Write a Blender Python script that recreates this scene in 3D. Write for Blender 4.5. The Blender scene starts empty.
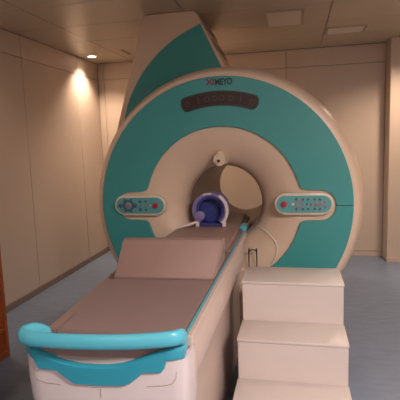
import bpy, bmesh, math
from mathutils import Vector, Matrix
PI = math.pi
D = math.radians
col = bpy.context.scene.collection

# ------------------------------------------------------------------ materials
def mat(name, color, rough=.5, metal=0, noise=0, nscale=8, bump=0, bscale=60, emit=None, estr=0, spec=.5, stretch=None, trans=0):
    m = bpy.data.materials.new(name); m.use_nodes = True
    nt = m.node_tree; b = nt.nodes['Principled BSDF']
    b.inputs['Base Color'].default_value = (*color, 1)
    b.inputs['Roughness'].default_value = rough
    b.inputs['Metallic'].default_value = metal
    b.inputs['Specular IOR Level'].default_value = spec
    if trans: b.inputs['Transmission Weight'].default_value = trans
    if emit:
        b.inputs['Emission Color'].default_value = (*emit, 1)
        b.inputs['Emission Strength'].default_value = estr
    tc = nt.nodes.new('ShaderNodeTexCoord')
    src = tc.outputs['Object']
    if stretch:
        mp = nt.nodes.new('ShaderNodeMapping'); mp.inputs['Scale'].default_value = stretch
        nt.links.new(src, mp.inputs['Vector']); src = mp.outputs['Vector']
    if noise:
        n = nt.nodes.new('ShaderNodeTexNoise'); n.inputs['Scale'].default_value = nscale; n.inputs['Detail'].default_value = 5
        nt.links.new(src, n.inputs['Vector'])
        r = nt.nodes.new('ShaderNodeMapRange'); r.inputs['From Min'].default_value = .3; r.inputs['From Max'].default_value = .7
        r.inputs['To Min'].default_value = 1-noise; r.inputs['To Max'].default_value = 1+noise
        nt.links.new(n.outputs['Fac'], r.inputs['Value'])
        mx = nt.nodes.new('ShaderNodeVectorMath'); mx.operation = 'SCALE'
        mx.inputs[0].default_value = color
        nt.links.new(r.outputs['Result'], mx.inputs['Scale'])
        nt.links.new(mx.outputs['Vector'], b.inputs['Base Color'])
    if bump:
        n = nt.nodes.new('ShaderNodeTexNoise'); n.inputs['Scale'].default_value = bscale
        nt.links.new(src, n.inputs['Vector'])
        bp = nt.nodes.new('ShaderNodeBump'); bp.inputs['Strength'].default_value = bump; bp.inputs['Distance'].default_value = .002
        nt.links.new(n.outputs['Fac'], bp.inputs['Height']); nt.links.new(bp.outputs['Normal'], b.inputs['Normal'])
    return m
M = dict(
    wall=mat('wall_enamel', (.52,.43,.36), .5, noise=.03, nscale=1.5),
    ceil=mat('ceiling_enamel', (.44,.38,.29), .38, noise=.03, nscale=2),
    groove=mat('groove', (.37,.30,.25), .8),
    floor=mat('floor_vinyl', (.15,.20,.295), .38, noise=.11, nscale=7, stretch=(1,3.2,1)),
    base=mat('baseboard_metal', (.20,.15,.13), .45),
    base2=mat('baseboard_pale_metal', (.50,.40,.34), .4),
    cream=mat('cream_shell', (.66,.51,.40), .36, noise=.015, nscale=3),
    creamdark=mat('cream_seam', (.30,.22,.18), .6),
    teal=mat('teal_panel', (.048,.29,.30), .34, noise=.02, nscale=3),
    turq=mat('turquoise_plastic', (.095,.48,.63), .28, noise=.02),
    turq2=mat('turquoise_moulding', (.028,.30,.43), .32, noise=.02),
    tabwhite=mat('table_white', (.66,.60,.62), .42, noise=.015),
    tabside=mat('table_side_cream', (.60,.485,.44), .40, noise=.015),
    pad=mat('grey_vinyl_pad', (.275,.192,.188), .5, noise=.04, bump=.2),
    cushion=mat('taupe_vinyl', (.305,.198,.175), .48, noise=.03, bump=.2),
    strip=mat('table_edge_taupe', (.31,.21,.185), .6),
    steps=mat('white_laminate', (.585,.52,.50), .42, noise=.012),
    display=mat('smoked_display', (.045,.026,.024), .35, spec=.3),
    dispmark=mat('display_mark', (.075,.055,.05), .5),
    rimdark=mat('display_bezel', (.035,.04,.045), .4),
    dark=mat('dark_plastic', (.02,.018,.02), .45),
    red=mat('red_button', (.40,.012,.05), .35),
    logored=mat('logo_red', (.20,.04,.035), .5), logodark=mat('logo_dark', (.02,.035,.04), .5),
    console=mat('console_teal', (.10,.34,.36), .35),
    bezel=mat('console_bezel', (.62,.56,.47), .35),
    btn=mat('button_slate', (.06,.11,.17), .4), btn2=mat('button_mauve', (.27,.20,.27), .4), btnw=mat('button_white', (.55,.58,.58), .4),
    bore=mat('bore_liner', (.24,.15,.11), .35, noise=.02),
    coil=mat('coil_violet', (.22,.18,.40), .4, noise=.1, nscale=30),
    coilpad=mat('coil_navy_padding', (.03,.045,.23), .7, noise=.2, nscale=40),
    coilw=mat('coil_white', (.66,.60,.62), .4),
    wood=mat('orange_wood', (.30,.075,.022), .45, noise=.25, nscale=5, stretch=(9,9,.8)),
    metal=mat('brushed_metal', (.45,.40,.36), .35, metal=.8),
    lamp=mat('lamp_glow', (1,1,1), .5, emit=(1,.80,.62), estr=14),
    fillglow=mat('fill_panel_glow', (1,1,1), .5, emit=(1,.88,.80), estr=3),  # diffuser of the added fill lights
    trimw=mat('fixture_white', (.60,.54,.48), .4),
)

# ------------------------------------------------------------------ helpers
def link(name, bm, m, parent=None, smooth=None, kind=None):
    me = bpy.data.meshes.new(name)
    bmesh.ops.recalc_face_normals(bm, faces=bm.faces)
    bm.to_mesh(me); bm.free()
    me.materials.append(m)
    if smooth is not None:
        for p in me.polygons: p.use_smooth = True
        me.set_sharp_from_angle(angle=math.radians(smooth))
    o = bpy.data.objects.new(name, me); col.objects.link(o)
    if parent: 
        o.parent = parent; o.matrix_parent_inverse = Matrix.Identity(4)
        # geometry is given in world space: bring it into the parent's frame
        w = Matrix.Identity(4); q = parent
        while q: w = Matrix.Translation(q.location) @ w; q = q.parent
        me.transform(w.inverted())
    if kind: o['kind'] = kind
    return o
def thing(name, loc, label, cat, group=None):
    o = bpy.data.objects.new(name, None); o.empty_display_size = .1
    col.objects.link(o); o.location = loc; o['label'] = label; o['category'] = cat
    if group: o['group'] = group
    return o
def box(bm, x0, x1, y0, y1, z0, z1, bev=0, seg=2):
    vs = [bm.verts.new(p) for p in [(x0,y0,z0),(x1,y0,z0),(x1,y1,z0),(x0,y1,z0),(x0,y0,z1),(x1,y0,z1),(x1,y1,z1),(x0,y1,z1)]]
    fs = [bm.faces.new([vs[i] for i in f]) for f in [(0,3,2,1),(4,5,6,7),(0,1,5,4),(1,2,6,5),(2,3,7,6),(3,0,4,7)]]
    if bev:
        es = list({e for f in fs for e in f.edges})
        bmesh.ops.bevel(bm, geom=es, offset=bev, segments=seg, affect='EDGES', profile=.5)
    return bm
def nb(): return bmesh.new()
def prism(bm, poly, ax, a, b, bev=0, seg=2):
    """poly: list of 2D points; ax: extrusion axis, from a to b"""
    def P(p, t):
        return {'x': (t,p[0],p[1]), 'y': (p[0],t,p[1]), 'z': (p[0],p[1],t)}[ax]
    A = [bm.verts.new(P(p,a)) for p in poly]; B = [bm.verts.new(P(p,b)) for p in poly]
    fs = [bm.faces.new(A), bm.faces.new(B[::-1])]
    n = len(poly)
    for i in range(n): fs.append(bm.faces.new([A[i],B[i],B[(i+1)%n],A[(i+1)%n]]))
    if bev:
        es = list(fs[0].edges)+list(fs[1].edges)
        bmesh.ops.bevel(bm, geom=es, offset=bev, segments=seg, affect='EDGES', profile=.5)
    return bm
def tube(bm, pts, r, n=12, closed_caps=True, sx=1, sz=1):
    pts = [Vector(p) for p in pts]; rings = []
    for i, p in enumerate(pts):
        t = (pts[min(i+1,len(pts)-1)] - pts[max(i-1,0)]).normalized()
        up = Vector((0,0,1)) if abs(t.z) < .9 else Vector((0,1,0))
        s = t.cross(up).normalized(); u = s.cross(t).normalized()
        rr = r[i] if isinstance(r,(list,tuple)) else r
        rings.append([bm.verts.new(p + s*math.cos(a)*rr*sx + u*math.sin(a)*rr*sz) for a in [2*PI*k/n for k in range(n)]])
    for a, b in zip(rings, rings[1:]):
        for k in range(n): bm.faces.new([a[k],a[(k+1)%n],b[(k+1)%n],b[k]])
    if closed_caps: bm.faces.new(rings[0][::-1]); bm.faces.new(rings[-1])
    return bm
def smoothpath(pts, sub=6):
    pts = [Vector(p) for p in pts]; out = []
    for i in range(len(pts)-1):
        p0, p1, p2, p3 = pts[max(i-1,0)], pts[i], pts[i+1], pts[min(i+2,len(pts)-1)]
        for k in range(sub):
            t = k/sub
            out.append(.5*((2*p1)+(p2-p0)*t+(2*p0-5*p1+4*p2-p3)*t*t+(3*p1-3*p2+p3-p0)*t**3))
    out.append(pts[-1]); return out
def lathe_y(bm, cx, cz, prof, n=128, closed=True):
    """prof: list of (r, y), a closed loop revolved about the Y axis through (cx, cz)"""
    rings = [[bm.verts.new((cx+r*math.cos(2*PI*k/n), y, cz+r*math.sin(2*PI*k/n))) for k in range(n)] for r, y in prof]
    m = len(rings)
    for i in range(m if closed else m-1):
        a, b = rings[i], rings[(i+1)%m]
        for k in range(n): bm.faces.new([a[k],a[(k+1)%n],b[(k+1)%n],b[k]])
    return bm
def disc_y(bm, cx, cz, r, y0, y1, n=24, bev=0):
    return prism(bm, [(cx+r*math.cos(2*PI*k/n), cz+r*math.sin(2*PI*k/n)) for k in range(n)], 'y', y0, y1, bev)

# ------------------------------------------------------------------ the room
XL, XR, YB, YF, HC = -2.60, 2.30, 5.83, -1.3, 2.576
PX, PY = 1.055, 5.54           # projecting wall section at the right end of the back wall
def panels(bm, us, vs, make, gap=.003):
    for a, b in zip(us, us[1:]):
        for c, d in zip(vs, vs[1:]):
            make(bm, a+gap, b-gap, c+gap, d-gap)
HB = 2.36
T = .012
def structure(name, back, front):
    w = link(name, back, M['groove'], kind='structure')
    f = link('cladding', front, M['wall'], w, smooth=40)
    return w
# floor
link('floor', box(nb(), XL-.1, XR+.1, YF-.1, YB+.1, -.1, 0), M['floor'], kind='structure')
# left wall
b = box(nb(), XL-.12, XL-T, YF-.1, YB+.1, 0, HC)
f = nb(); ys = [YF, .65, 1.81, 2.97, 4.07, 5.23, YB]
panels(f, ys, [.06, HB, HC], lambda bm,a,b_,c,d: box(bm, XL-T, XL, a, b_, c, d, .003, 1))
structure('wall_left', b, f)
b = box(nb(), XL-.1, XR+.1, YB+T, YB+.12, 0, HC)
f = nb(); panels(f, [XL, -2.515, -1.31, -.104, PX], [.06, HB, HC], lambda bm,a,b_,c,d: box(bm, a, b_, YB, YB+T, c, d, .003, 1))
structure('wall_back', b, f)
b = box(nb(), XR+T, XR+.12, YF-.1, YB, 0, HC)
f = nb(); panels(f, [YF, .9, 2.1, 3.3, 4.4, PY], [.06, HB, HC], lambda bm,a,b_,c,d: box(bm, XR, XR+T, a, b_, c, d, .003, 1))
structure('wall_right', b, f)
b = box(nb(), XL-.1, XR+.1, YF-.12, YF-T, 0, HC)
f = nb(); panels(f, [XL, -1.4, -.2, 1.0, XR], [.06, HB, HC], lambda bm,a,b_,c,d: box(bm, a, b_, YF-T, YF, c, d, .003, 1))
structure('wall_front', b, f)
link('trim_1', box(nb(), PX, XR, PY, YB+T, 0, HC, .006), M['wall'], kind='structure')
# ceiling
b = box(nb(), XL-.1, XR+.1, YF-.1, YB+.1, HC+T, HC+.12)
w = link('ceiling', b, M['groove'], kind='structure')
f = nb()
xs = [XL, -2.1, -.9, .3, 1.5, XR]; yy = [YF, -.85, -.25, .35, .95, 1.55, 2.15, 2.75, 3.35, 3.95, 4.55, 5.15, YB]
panels(f, xs, yy, lambda bm,a,b_,c,d: box(bm, a, b_, c, d, HC, HC+T, .003, 1), .0035)
link('panels', f, M['ceil'], w, smooth=40)
# baseboards
link('baseboard_left', box(nb(), XL-T, XL+.012, YF, YB, 0, .065, .003), M['base'], kind='structure')
link('baseboard_back', box(nb(), XL+.02, PX-.004, YB-.012, YB, 0, .055, .003), M['base2'], kind='structure')
f = box(nb(), PX-.004, XR, PY-.012, PY, 0, .055, .003)
link('baseboard_right', f, M['base2'], kind='structure')

# ------------------------------------------------------------------ ceiling fixtures
def downlight(x, y, label, power, size=math.radians(95), blend=.55):
    t = thing('downlight', (x,y,HC), label, 'ceiling light', 'recessed downlights')
    bm = nb(); n = 32
    prof = [(.062,HC-.001),(.064,HC-.006),(.050,HC-.008),(.044,HC-.002)]
    rings = [[bm.verts.new((x+r*math.cos(2*PI*k/n), y+r*math.sin(2*PI*k/n), z)) for k in range(n)] for r,z in prof]
    for i in range(4):
        for k in range(n): bm.faces.new([rings[i][k],rings[i][(k+1)%n],rings[(i+1)%4][(k+1)%n],rings[(i+1)%4][k]])
    link('trim_ring', bm, M['trimw'], t, smooth=40)
    bm = nb(); prism(bm, [(x+.045*math.cos(2*PI*k/n), y+.045*math.sin(2*PI*k/n)) for k in range(n)], 'z', HC-.006, HC-.002)
    link('lamp_lens', bm, M['lamp'], t)
    l = bpy.data.lights.new('downlight_beam', 'SPOT'); l.energy = power; l.spot_size = size; l.spot_blend = blend
    l.color = (1,.74,.54); l.shadow_soft_size = .07
    o = bpy.data.objects.new('downlight_beam', l); col.objects.link(o); o.location = (x,y,HC-.012)
    return t
downlight(-2.43, 5.31, 'small round lit downlight in the far left ceiling corner, the only lit lamp in view', 105, D(118), .75)
downlight(-2.42, 3.00, 'downlight above the left wall nearer the camera', 34, D(130), .8)
downlight(-1.25, 5.20, 'added downlight, hidden behind the scanner tower to brighten the rear', 95, D(140), .8)  # unseen lamp added to brighten the wall behind the bore
downlight(1.22, 4.86, 'downlight above the right end of the room beside the pilaster', 160, D(140), .8)
downlight(1.60, 2.60, 'downlight over the right side of the room in front of the scanner', 62, D(140), .8)

def ceiling_panel(x0, x1, y0, y1, label, slits):
    t = thing('ceiling_panel', ((x0+x1)/2,(y0+y1)/2,HC), label, 'ceiling panel', 'unlit ceiling panels')
    bm = nb(); w = .018
    for a in [(x0,x1,y0,y0+w),(x0,x1,y1-w,y1),(x0,x0+w,y0+w,y1-w),(x1-w,x1,y0+w,y1-w)]:
        box(bm, *a, HC-.012, HC, .003, 1)
    link('frame', bm, M['ceil'], t)
    link('cover', box(nb(), x0+w, x1-w, y0+w, y1-w, HC-.008, HC-.001), M['trimw'], t)
    for sx in slits:
        link('slot', box(nb(), sx, sx+.02, y0+.02, y1-.02, HC-.018, HC-.009), M['groove'], t)
ceiling_panel(-.255, .085, 4.07, 4.58, 'pale rectangular ceiling panel with a slot at its right end, left of the two', [.062])
ceiling_panel(.31, .70, 4.83, 5.12, 'pale rectangular ceiling panel with slots at both ends, right of the two', [.31,.68])
t = thing('ceiling_vent', (-1.955, 5.22, HC), 'small dark slot in the ceiling just left of the scanner tower', 'vent')
link('vent_frame', box(nb(), -1.975, -1.935, 5.08, 5.36, HC-.006, HC, .002, 1), M['groove'], t)
link('vent_slit', box(nb(), -1.965, -1.945, 5.10, 5.34, HC-.008, HC-.0062), M['creamdark'], t)
# added fill lights above and behind the viewpoint, shaped as ceiling fixtures
def fill_light_box(x, y, sx, sy, power, label):
    t = thing('fill_light', (x,y,HC), label, 'ceiling light', 'added fill light boxes')
    bm = nb(); w=.03
    for a in [(x-sx,x+sx,y-sy,y-sy+w),(x-sx,x+sx,y+sy-w,y+sy),(x-sx,x-sx+w,y-sy+w,y+sy-w),(x+sx-w,x+sx,y-sy+w,y+sy-w)]:
        box(bm, *a, HC-.03, HC, .003, 1)
    link('frame', bm, M['trimw'], t)
    link('diffuser', box(nb(), x-sx+w, x+sx-w, y-sy+w, y+sy-w, HC-.02, HC-.004), M['fillglow'], t)
    l = bpy.data.lights.new('fill_light_glow', 'AREA'); l.shape = 'RECTANGLE'; l.size = 2*sx-.1; l.size_y = 2*sy-.1
    l.energy = power; l.color = (1,.86,.79)
    o = bpy.data.objects.new('fill_light_glow', l); col.objects.link(o); o.location = (x,y,HC-.035)
fill_light_box(1.35, .1, .6, .3, 100, 'added rectangular fill light on the ceiling above the viewpoint')  # main fill, an added fixture out of view
fill_light_box(-.9, -.9, .3, .3, 8, 'small added square fill light on the ceiling behind the viewpoint')  # weak extra fill, also an added fixture

# ------------------------------------------------------------------ scanner
GX, GZ, GY = -.531, 1.027, 3.22
sc = thing('mri_scanner', (GX, 3.9, 0), 'large cream and teal ring-shaped scanner with a round bore and tall rear tower', 'scanner')
prof = [(.289,4.90),(.287,4.7),(.287,3.50),(.289,3.43),(.300,3.385),(.325,3.345),(.365,3.31),(.42,3.275),(.48,3.25),(.54,3.236),(.60,3.232),(.938,3.232),
        (.952,3.236),(.966,3.250),(.980,3.275),(.993,3.31),(1.004,3.35),(1.014,3.41),(1.020,3.50),(1.020,4.75),(1.0,4.85),(.92,4.93),(.4,4.96),(.32,4.945)]
shell = link('gantry_shell', lathe_y(nb(), GX, GZ, prof, 160), M['cream'], sc, smooth=50)
# bore liner a darker tone
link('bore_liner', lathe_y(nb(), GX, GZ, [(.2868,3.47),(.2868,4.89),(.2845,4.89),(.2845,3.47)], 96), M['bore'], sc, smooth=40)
link('bore_ring', lathe_y(nb(), GX, GZ, [(.2868,3.452),(.2868,3.466),(.2805,3.466),(.2805,3.452)], 96), M['creamdark'], sc, smooth=40)
# teal front plates with the arm-shaped cut-outs
RI, RO, HA, CE = .572, .924, .106, .700
def r_in(th):
    c, s = abs(math.cos(th)), abs(math.sin(th))
    rc = 1e-6
    # capsule y=+-HA, end circle centre at CE radius HA
    if s > 1e-9 and HA/s*c <= CE: rc = HA/s
    else:
        d = CE*CE*c*c-(CE*CE-HA*HA)
        rc = CE*c+math.sqrt(max(d,0))
    k = 13
    return (RI**k+rc**k)**(1/k)
def plate(th0, th1, y0, y1):
    bm = nb(); ths = []; t = th0
    while t < th1-1e-9:
        ths.append(t); 
        m_ = min(abs(t-x) for x in (0,PI,2*PI,-PI))
        t += math.radians(.25 if m_ < .3 else 1.5)
    ths.append(th1)
    rows = []
    e = .006
    for t in ths:
        ri, ro = r_in(t), RO
        c, s = math.cos(t), math.sin(t)
        row = [(ri,y1),(ri,y0+e),(ri+e*.3,y0+e*.3),(ri+e,y0),(ro-e,y0),(ro-e*.3,y0+e*.3),(ro,y0+e),(ro,y1)]
        rows.append([bm.verts.new((GX+r*c, y, GZ+r*s)) for r, y in row])
    for a, b in zip(rows, rows[1:]):
        for k in range(8): bm.faces.new([a[k],a[(k+1)%8],b[(k+1)%8],b[k]])
    bm.faces.new(rows[0]); bm.faces.new(rows[-1][::-1])
    return bm
g = .003
link('upper_teal_plate', plate(g, PI-.0004, 3.212, 3.2315), M['teal'], sc)
link('lower_teal_plate', plate(PI+.0004, 2*PI-g, 3.212, 3.2315), M['teal'], sc)
# raised console arms and consoles
def pill(cx, cz, hw, hh, n=16):
    c = hw-hh
    return [(cx+c+hh*math.cos(a), cz+hh*math.sin(a)) for a in [(-PI/2+PI*k/n) for k in range(n+1)]] + \
           [(cx-c+hh*math.cos(a), cz+hh*math.sin(a)) for a in [(PI/2+PI*k/n) for k in range(n+1)]]
for sgn in (-1,1):
    cx = -1.148 if sgn < 0 else .056
    cz = 1.034 if sgn<0 else 1.040
    con = link('control_console', prism(nb(), pill(cx, cz, .205, .076), 'y', 3.19, 3.2322, .012, 3), M['bezel'], sc, smooth=50)
    con['label'] = 'left control console with red button at its right' if sgn<0 else 'right control console with red button at its left'
    face = link('console_face', prism(nb(), pill(cx, cz, .188, .060), 'y', 3.1865, 3.192, .001, 1), M['console'], con)
    def btn(x, z, r, m, y=3.181, nm='button'):
        return link(nm, disc_y(nb(), cx+x, cz+z, r, y, 3.1875, 16, .0015), m, con, smooth=50)
    rx = .125 if sgn<0 else -.135
    btn(rx, 0, .020, M['red'], 3.172, 'red_button')
    if sgn < 0:
        bm = nb(); lathe_y(bm, cx-.09, cz, [(.030,3.184),(.030,3.187),(.045,3.187),(.045,3.184)], 24)
        link('dial_ring', bm, M['btn'], con)
        btn(-.09, 0, .022, M['btn2'])
        for dx in (-.15, -.035): btn(dx, 0, .017, M['btn'])
        for dz in (-.03, .03):
            for dx in (-.065, -.115): btn(dx, dz*1.45, .008, M['btn'])
            btn(.005, dz, .012, M['btn']); btn(.05, dz*1.1, .009, M['btn'])
        btn(.052, 0, .011, M['btn2']); btn(.085, 0, .006, M['btnw'])
        btn(.005, 0, .006, M['btn'])
    else:
        btn(-.075, 0, .011, M['btnw'])
        bm = nb(); lathe_y(bm, cx-.028, cz, [(.020,3.184),(.020,3.187),(.031,3.187),(.031,3.184)], 24)
        link('dial_ring', bm, M['btn2'], con)
        for dz in (-.034, .034):
            for dx in (-.05, -.005, .03, .075, .11): btn(dx, dz, .008, M['btn'])
        btn(.022, 0, .007, M['btn'])
        for dx in (.058, .088): btn(dx, 0, .014, M['btn2'])
        btn(.115, 0, .017, M['btn2']); btn(.15, .018, .009, M['btn2']); btn(.15, -.018, .009, M['btn2'])
# arched display
def arc_band(a0, a1, r0, r1, n=40):
    rm, h = (r0+r1)/2, (r1-r0)/2
    out = []
    for k in range(n+1):
        a = a0+(a1-a0)*k/n; out.append((GX+r1*math.cos(a), GZ+r1*math.sin(a)))
    for k in range(1,8):
        p = PI*k/8; a = a1; c = Vector((GX+rm*math.cos(a), GZ+rm*math.sin(a)))
        rad = Vector((math.cos(a), math.sin(a))); tan = Vector((-math.sin(a), math.cos(a)))
        q = c+rad*h*math.cos(p)+tan*h*.75*math.sin(p); out.append((q.x,q.y))
    for k in range(n+1):
        a = a1+(a0-a1)*k/n; out.append((GX+r0*math.cos(a), GZ+r0*math.sin(a)))
    for k in range(1,8):
        p = PI*k/8; a = a0; c = Vector((GX+rm*math.cos(a), GZ+rm*math.sin(a)))
        rad = Vector((math.cos(a), math.sin(a))); tan = Vector((-math.sin(a), math.cos(a)))
        q = c-rad*h*math.cos(p)-tan*h*.75*math.sin(p); out.append((q.x,q.y))
    return out
dsp = link('arched_display', prism(nb(), arc_band(D(71.3), D(107.6), .718, .822), 'y', 3.203, 3.2125, .003, 1), M['rimdark'], sc)
dsp['label'] = 'dark arched display above the bore'
link('display_window', prism(nb(), arc_band(D(71.6), D(107.3), .729, .811), 'y', 3.2005, 3.204, .001, 1), M['display'], dsp)
for a in (107, 100.5, 96, 91.5, 88, 83, 78, 71.6):
    bm = nb()
    ang = D(a)
    c = Vector((GX+.77*math.cos(ang), GZ+.77*math.sin(ang)))
    if a in (100.5, 78):
        rad = Vector((math.cos(ang), math.sin(ang))); tan = Vector((-rad.y, rad.x))
        pl = [c+rad*.028+tan*.004, c-rad*.028+tan*.004, c-rad*.028-tan*.004, c+rad*.028-tan*.004]
        prism(bm, [(q.x,q.y) for q in pl], 'y', 3.1995, 3.201)
    else:
        lathe_y(bm, c.x, c.y, [(.013,3.1995),(.013,3.201),(.019,3.201),(.019,3.1995)], 16)
    link('display_mark', bm, M['dispmark'], dsp)
# maker's name on the upper plate
def text(s, x, z, size, m, w, name):
    cu = bpy.data.curves.new('tmp', 'FONT'); cu.body = s; cu.size = size; cu.extrude = .001; cu.offset = .0022
    o = bpy.data.objects.new('tmp', cu); col.objects.link(o)
    dg = bpy.context.evaluated_depsgraph_get()
    me = bpy.data.meshes.new_from_object(o.evaluated_get(dg)); bpy.data.objects.remove(o)
    xs = [v.co.x for v in me.vertices]; a, b = min(xs), max(xs)
    for v in me.vertices:
        X = (v.co.x-a)/(b-a)*w; Y = v.co.y; Z = v.co.z
        v.co = (x+X-sc.location.x, 3.2105-Z-sc.location.y, z+Y)
    me.materials.append(m)
    q = bpy.data.objects.new(name, me); col.objects.link(q); q.parent = sc
text('XI', -.618, 1.892, .060, M['logored'], .060, 'red_lettering')
text('MEYO', -.550, 1.889, .060, M['logodark'], .122, 'dark_lettering')
# locating lamp housing at the top of the bore
bm = nb()
poly = [(GX-.010+.046*math.cos(a)*(1 if math.sin(a)<0 else .95), GZ+.318+.080*max(math.sin(a),0)-.028*max(-math.sin(a),0)) for a in [2*PI*k/28 for k in range(28)]]
prism(bm, poly, 'y', 3.235, 3.45, .018, 3)
lh = link('laser_housing', bm, M['cream'], sc, smooth=60)
link('laser_lens', disc_y(nb(), GX-.014, GZ+.325, .011, 3.229, 3.24, 16), M['dark'], lh)
# raised ridge on the flare beside the table, and a cable hoop
ck = smoothpath([(-.300,3.405,.842),(-.286,3.373,.840),(-.246,3.327,.833),(-.215,3.299,.816),(-.184,3.274,.791),(-.155,3.258,.765),(-.14,3.248,.738),(-.133,3.240,.695),(-.148,3.235,.644),(-.177,3.234,.591)], 4)
link('flare_ridge', tube(nb(), ck, .0065, 8), M['bezel'], sc, smooth=60)
link('docking_base', box(nb(), -.93, -.1365, 3.21, 3.268, 0, .55, .01), M['cream'], sc)
hp = smoothpath([(-.335,3.196,.05),(-.335,3.196,.66),(-.330,3.196,.695),(-.315,3.196,.705),(-.298,3.196,.705),(-.283,3.196,.695),(-.278,3.196,.66),(-.278,3.196,.05)], 5)
link('cable_hoop', tube(nb(), hp, .0045, 8), M['dark'], sc, smooth=60)
link('plinth', box(nb(), -1.15, .10, 3.28, 4.45, 0, .13, .015), M['cream'], sc)
# rear tower reaching the ceiling
ty0, ty1 = 3.80, 4.55
TW = [(-1.60,1.45),(-1.252,2.572),(-.815,2.572),(-.785,2.545),(-.59,2.15),(-.25,1.60),(-.25,1.45)]
tower = link('tower_housing', prism(nb(), TW, 'y', ty0, ty1, .008, 2), M['cream'], sc, smooth=40)
arc = [(-1.475,1.60)]
for k in range(0,25):
    a = D(166-k*(166-107)/24); arc.append((-.435+1.062*math.cos(a), 1.45+1.055*math.sin(a)))
tp = arc + [(-.767,2.462),(-.60,2.115),(-.46,1.86),(-.46,1.60)]
tp = [(x,z) for x,z in tp]
link('tower_teal_plate', prism(nb(), tp, 'y', ty0-.016, ty0+.001, .005, 2), M['teal'], sc, smooth=40)
# slots on the sloping side
n = Vector((.868,0,.495)).normalized(); sl = Vector((.495,0,-.868)).normalized()
sl = Vector((.195,0,-.395)).normalized()
for d0, d1 in ((.0,.10),(.20,.30)):
    bm = nb(); base = Vector((-.785,0,2.545))
    a, b_ = base+sl*(d0+.02), base+sl*(d1+.02)
    nn = Vector((.395,0,.195)).normalized()
    prism(bm, [((a+nn*.001).x,(a+nn*.001).z),((b_+nn*.001).x,(b_+nn*.001).z),((b_+nn*.010).x,(b_+nn*.010).z),((a+nn*.010).x,(a+nn*.010).z)], 'y', ty0+.05, ty1-.08)
    link('side_slot', bm, M['creamdark'], tower)

# ------------------------------------------------------------------ patient table
tb = thing('patient_table', (-.66, 2.3, 0), 'long grey-topped scanner table with cream sides and turquoise foot rail', 'table')
ZT = .80
def xl(y): return -.945 - .045*min(max((y-1.45)/.8,0),1)     # left edge
YT0, YT1 = 1.435, 3.12
def loft(bm, sections):
    rings = [[bm.verts.new(p) for p in s] for s in sections]
    n = len(rings[0])
    for a, b in zip(rings, rings[1:]):
        for k in range(n): bm.faces.new([a[k],b[k],b[(k+1)%n],a[(k+1)%n]])
    bm.faces.new(rings[0]); bm.faces.new(rings[-1][::-1])
    return bm
def body_sec(y, yo=None):
    L, R = xl(y), -.375
    w = [(R,.785),(R+.004,.76),(R+.010,.70),(R+.009,.64),(R+.001,.605),(R-.012,.585),(R-.022,.55),(R-.026,.40),(R-.026,.14),(R-.026,.0)]
    left = [(L+(R-x), z) for x, z in w][::-1]
    top = [(L+.006,.793),(R-.006,.793)]
    pts = w + left + top
    return [(x, y, z) for x, z in pts]
body = link('table_body', loft(nb(), [body_sec(y) for y in (1.55,1.7,2.0,2.4,2.8,YT1)]), M['tabside'], tb, smooth=35)
# foot shell (white) : rounded in plan
def foot_sec(y, ins, zb):
    L, R = -.958+ins, -.374-ins
    return [(R,y,.745),(R,y,zb+.03),(R-.03,y,zb),(L+.03,y,zb),(L,y,zb+.03),(L,y,.745)]
def foot(bm):
    P = []
    # plan outline of the front: slightly bowed, corner radius
    plan = [(-.374,1.60),(-.374,1.475),(-.380,1.452),(-.395,1.438),(-.43,1.430),(-.55,1.412),(-.66,1.402),(-.78,1.394),(-.92,1.392),(-.96,1.397),(-.976,1.411),(-.982,1.44),(-.978,1.60)]
    levels = [(.22,.72),(.30,.80),(.42,.92),(.52,.965),(.60,.99),(.66,1.0),(.705,1.0)]
    c = Vector((-.665,1.60))
    rings = [[bm.verts.new((c.x+(x-c.x)*s, c.y+(y-c.y)*(s if y<1.59 else 1), z if z<.70 else (.705 if -.89<x<-.50 else .745))) for x,y in plan] for z,s in levels]
    n = len(plan)
    for a, b in zip(rings, rings[1:]):
        for k in range(n): bm.faces.new([a[k],a[(k+1)%n],b[(k+1)%n],b[k]])
    bm.faces.new(rings[0][::-1]); bm.faces.new(rings[-1])
    return bm
fs_ = link('foot_cover', foot(nb()), M['tabwhite'], tb, smooth=45)
fs_['label'] = 'white moulded foot cover'
bm = nb()
def fy(x):  # plan curve of the foot front
    pts = [(-.982,1.44),(-.976,1.411),(-.96,1.397),(-.92,1.392),(-.78,1.394),(-.66,1.402),(-.55,1.412),(-.43,1.430),(-.395,1.438),(-.380,1.452),(-.374,1.475)]
    for (a,ya),(b,yb) in zip(pts,pts[1:]):
        if a <= x <= b: return ya+(yb-ya)*(x-a)/(b-a)
    return pts[0][1] if x < pts[0][0] else pts[-1][1]
def seam(pts, nm='seam_line'):
    return link(nm, tube(nb(), [(x, fy(x)-.0005, z) for x, z in pts], .001, 6), M['creamdark'], fs_)
seam([(-.688,.632),(-.688,.61),(-.688,.60)])
seam([(-.944,.70),(-.944,.672),(-.932,.652),(-.90,.642),(-.84,.640)])
seam([(-.52,.645),(-.46,.648),(-.43,.655),(-.415,.675),(-.413,.70)])
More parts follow.
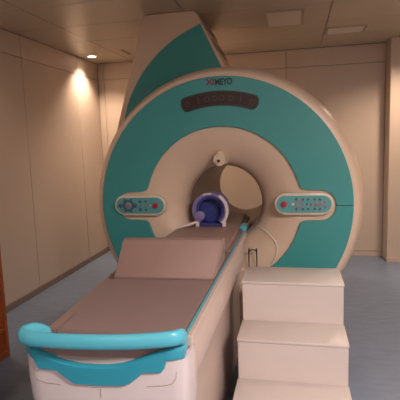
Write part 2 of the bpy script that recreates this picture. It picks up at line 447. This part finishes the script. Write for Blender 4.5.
# turquoise fascia: stepped lower edge and dipping upper edge
top = [(-.984,.780),(-.94,.772),(-.888,.757),(-.84,.742),(-.80,.733),(-.751,.726),(-.70,.724),(-.654,.725),(-.60,.732),(-.55,.748),(-.50,.768),(-.45,.785),(-.41,.793),(-.385,.795)]
low = [(-.984,.738),(-.936,.736),(-.926,.718),(-.914,.698),(-.846,.696),(-.815,.672),(-.781,.650),(-.70,.647),(-.60,.650),(-.575,.660),(-.55,.680),(-.528,.699),(-.465,.700),(-.452,.715),(-.444,.745),(-.385,.748)]
def interp(c, x):
    for (a,za),(b,zb) in zip(c,c[1:]):
        if a <= x <= b: return za+(zb-za)*(x-a)/(b-a)
    return c[-1][1]
xs = sorted(set([p[0] for p in top]+[p[0] for p in low]))
bm = nb(); rows = []
for x in xs:
    y = fy(max(x,-.980)); t_, l_ = interp(top,x), interp(low,x)
    e = .005
    rows.append([bm.verts.new(p) for p in [(x,y+.03,l_),(x,y-.006,l_),(x,y-.013,l_+e),(x,y-.013,t_-.010),(x,y-.006,t_-.002),(x,y+.004,t_),(x,y+.03,t_)]])
for a, b in zip(rows, rows[1:]):
    for k in range(7): bm.faces.new([a[k],b[k],b[(k+1)%7],a[(k+1)%7]])
bm.faces.new(rows[0]); bm.faces.new(rows[-1][::-1])
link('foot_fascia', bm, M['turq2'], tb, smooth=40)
# foot rail handle
rp = smoothpath([(-.915,1.462,.775),(-.925,1.452,.805),(-.945,1.425,.828),(-.962,1.390,.834),(-.955,1.358,.834),(-.92,1.345,.833),(-.88,1.342,.833),(-.80,1.342,.832),(-.72,1.347,.832),(-.652,1.353,.832),(-.57,1.364,.833),(-.486,1.380,.835),(-.430,1.393,.838),(-.402,1.408,.838),(-.391,1.435,.832),(-.392,1.462,.812),(-.396,1.475,.775)], 6)
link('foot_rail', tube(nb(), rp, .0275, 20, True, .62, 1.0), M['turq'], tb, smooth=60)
# top deck strips, pad
def strip(bm, f0, f1, ys, z0, z1):
    return loft(bm, [[(f0(y),y,z0),(f1(y),y,z0),(f1(y),y,z1),(f0(y),y,z1)] for y in ys])
ysd = [1.52,1.7,1.9,2.1,2.3,2.7,YT1]
link('deck_edge', strip(nb(), lambda y: xl(y)+.002, lambda y: -.3765, ysd, .790, .799), M['strip'], tb)
link('side_rail', box(nb(), -.3895, -.367, 1.50, 3.37, .765, .806, .004), M['tabside'], tb)
link('side_trim', strip(nb(), lambda y: -.397, lambda y: -.390, [1.50,2.3,3.38], .794, .8075), M['turq'], tb)['label'] = 'turquoise edge strip along the right side'
bm = nb(); strip(bm, lambda y: xl(y)+.060, lambda y: -.402, [1.475,1.6,1.9,2.1,2.3,2.7,YT1-.02], .798, .812)
bmesh.ops.bevel(bm, geom=[e for e in bm.edges if all(v.co.z>.81 for v in e.verts) and len(e.link_faces)==2 and (abs(e.verts[0].co.y-e.verts[1].co.y)>.01 or e.is_boundary or True)], offset=.004, segments=2, affect='EDGES')
link('table_pad', bm, M['pad'], tb, smooth=50)
# small black peg at foot end
link('peg', tube(nb(), [(-.640,1.452,.79),(-.640,1.452,.803),(-.640,1.452,.806)], [.009,.009,.005], 12), M['dark'], tb)
link('deck_front', prism(nb(), [(-.95,1.56),(-.948,1.42),(-.93,1.409),(-.90,1.405),(-.78,1.406),(-.66,1.414),(-.55,1.424),(-.43,1.442),(-.395,1.452),(-.388,1.56)], 'z', .70, .791, .004, 1), M['pad'], tb)
# head section that runs into the bore
def hp_poly(): return [(-.872,2.66),(-.872,3.16),(-.80,3.27),(-.725,3.36),(-.715,3.9),(-.425,3.9),(-.420,3.3),(-.408,2.66)]
link('head_pad', prism(nb(), hp_poly(), 'z', .824, .860, .006, 2), M['cushion'], tb, smooth=40)
link('head_tray', prism(nb(), [(-.66,2.7),(-.66,3.95),(-.400,3.95),(-.400,2.7)], 'z', .799, .8235), M['pad'], tb)
link('tray_edge', box(nb(), -.418, -.368, 3.375, 3.50, .806, .845, .004), M['turq'], tb)
link('pad_cap', tube(nb(), [(-.80,3.02,.84),(-.80,3.02,.849),(-.80,3.02,.852)], [.03,.028,.014], 16), M['dark'], tb, smooth=60) if False else None

# wedge cushion resting on the table
wc = nb()
sec = lambda x0, x1: None
A = [(-.925,2.11,.813),(-.398,2.13,.813),(-.358,2.24,.998),(-.905,2.225,.996),   # front face
     (-.925,2.55,.813),(-.405,2.55,.813),(-.358,2.28,.998),(-.905,2.265,.996)]
v = [wc.verts.new(p) for p in A]
for f_ in [(0,1,2,3),(5,4,7,6),(0,4,5,1),(3,2,6,7),(0,3,7,4),(1,5,6,2)]: wc.faces.new([v[i] for i in f_])
bmesh.ops.bevel(wc, geom=wc.edges[:], offset=.010, segments=3, affect='EDGES', profile=.5)
w = thing('wedge_cushion', (-.65, 2.4, .813), 'taupe vinyl wedge cushion standing across the middle of the scanner table', 'cushion')
link('cushion_body', wc, M['cushion'], w, smooth=50)
pp = [Vector(A[i]) for i in (0,1,2,3,0)]
ctr = sum(pp[:4], Vector())/4
pp = [p+(ctr-p)*.022+Vector((0,-.0015,0)) for p in pp]
link('piping', tube(nb(), pp, .0022, 6), M['pad'], w, smooth=60)

# ------------------------------------------------------------------ head coil
CX, CZ = -.628, .984
hc = thing('head_coil', (CX, 3.33, .861), 'violet and navy hooded head coil with white rim, on the pad at the bore mouth', 'head coil')
def arch(bm, r0, r1, y0, y1, a0, a1, n=40, cx=CX, cz=CZ, sq=1):
    rows = []
    for k in range(n+1):
        a = a0+(a1-a0)*k/n; c, s = math.cos(a), math.sin(a)
        rows.append([bm.verts.new((cx+r*c, y, cz+r*s*sq)) for r, y in ((r0,y0),(r1,y0),(r1,y1),(r0,y1))])
    for a, b in zip(rows, rows[1:]):
        for k in range(4): bm.faces.new([a[k],b[k],b[(k+1)%4],a[(k+1)%4]])
    bm.faces.new(rows[0]); bm.faces.new(rows[-1][::-1])
    return bm
link('hood', arch(nb(), .108, .128, 3.27, 3.44, D(-50), D(230)), M['coil'], hc, smooth=40)
link('rim', arch(nb(), .117, .134, 3.262, 3.285, D(-48), D(228)), M['coil'], hc, smooth=40)
link('white_side_band', arch(nb(), .122, .143, 3.252, 3.275, D(-46), D(56)), M['coilw'], hc, smooth=40)
link('white_top_band', arch(nb(), .121, .131, 3.254, 3.272, D(84), D(112)), M['coilw'], hc, smooth=40)
link('padding', arch(nb(), .088, .109, 3.285, 3.43, D(-55), D(235)), M['coilpad'], hc, smooth=40)
link('rear_padding', disc_y(nb(), CX, CZ, .108, 3.37, 3.436, 32), M['coilpad'], hc)
bm = nb(); prism(bm, pill(CX-.082, CZ-.042, .042, .036), 'y', 3.258, 3.30, .012, 2)
link('cheek_pad', bm, M['coil'], hc, smooth=50)
link('base', box(nb(), CX-.10, CX+.10, 3.28, 3.44, .8615, .884, .006), M['coilpad'], hc)
for dx in (-.098, .105):
    link('foot', box(nb(), CX+dx-.013, CX+dx+.013, 3.258, 3.30, .861, .90, .004), M['coilw'], hc)
bm = tube(nb(), smoothpath([(CX-.110,3.265,.895),(CX-.155,3.235,.880),(CX-.205,3.21,.872)],4), .010, 10)
link('side_arm', bm, M['coilw'], hc, smooth=60)

# ------------------------------------------------------------------ steps
st = thing('patient_steps', (-.02, 2.3, 0), 'white three-tread wooden step block standing right of the scanner table', 'steps')
X0, X1 = -.302, .256
ytr = [(1.95,2.20,.263),(2.20,2.45,.480),(2.45,2.755,.709)]
for i, (a, b_, z) in enumerate(ytr):
    link('riser_block', box(nb(), X0+.004, X1-.004, a+.005, b_ if i<2 else b_-.003, 0, z-.0165, .002, 1), M['steps'], st)
    link('tread', box(nb(), X0, X1, a, b_+ (.0 if i==2 else .004), z-.016, z, .004, 2), M['steps'], st, smooth=40)

# ------------------------------------------------------------------ wooden shelf unit at the left
sh = thing('wooden_cabinet', (-2.3, 2.2, 0), 'orange-brown open wooden shelf unit against the left wall', 'shelf unit')
cx0, cx1, cy0, cy1, ch = -2.585, -2.035, 1.55, 2.74, 1.15
for y in (cy0, cy1-.022, (cy0+cy1)/2-.011):
    link('side_panel' if abs(y-(cy0+cy1)/2)>.1 else 'divider', box(nb(), cx0, cx1, y, y+.022, 0 if abs(y-(cy0+cy1)/2)>.1 else .062, ch-.023, .002,1), M['wood'], sh)
link('back_panel', box(nb(), cx0-.006, cx0-.0005, cy0, cy1, 0, ch), M['wood'], sh)
link('top', box(nb(), cx0, cx1+.006, cy0-.01, cy1+.01, ch-.022, ch, .002,1), M['wood'], sh)
for z in (.04, .205, .50, .80):
    for a, b_ in ((cy0+.0225,(cy0+cy1)/2-.0115), ((cy0+cy1)/2+.0115, cy1-.0225)):
        link('shelf', box(nb(), cx0, cx1-.004, a, b_, z, z+.022, .002,1), M['wood'], sh)
link('kickboard', box(nb(), cx1-.03, cx1-.012, cy0+.0225, cy1-.0225, 0, .0395), M['wood'], sh)

# ------------------------------------------------------------------ camera
f_px, yaw, pitch, roll = 449.98, .2110, -.1300, -.0340
import json
f = Vector((-math.sin(yaw)*math.cos(pitch), math.cos(yaw)*math.cos(pitch), math.sin(pitch)))
r = Vector((math.cos(yaw), math.sin(yaw), 0)); u = r.cross(f)
r2 = r*math.cos(roll)+u*math.sin(roll); u2 = -r*math.sin(roll)+u*math.cos(roll)
cam = bpy.data.cameras.new('camera'); cam.sensor_width = 36; cam.lens = 36*f_px/400; cam.clip_start = .05
co = bpy.data.objects.new('camera', cam); col.objects.link(co)
mw = Matrix((( r2.x,u2.x,-f.x,0),(r2.y,u2.y,-f.y,0),(r2.z,u2.z,-f.z,1.5),(0,0,0,1)))
co.matrix_world = mw
bpy.context.scene.camera = co

# ------------------------------------------------------------------ world and colour
wd = bpy.data.worlds.new('world'); bpy.context.scene.world = wd; wd.use_nodes = True
wd.node_tree.nodes['Background'].inputs[0].default_value = (.05,.045,.04,1)
vs = bpy.context.scene.view_settings
vs.view_transform = 'Standard'; vs.look = 'None'; vs.gamma = 1; vs.exposure = .35
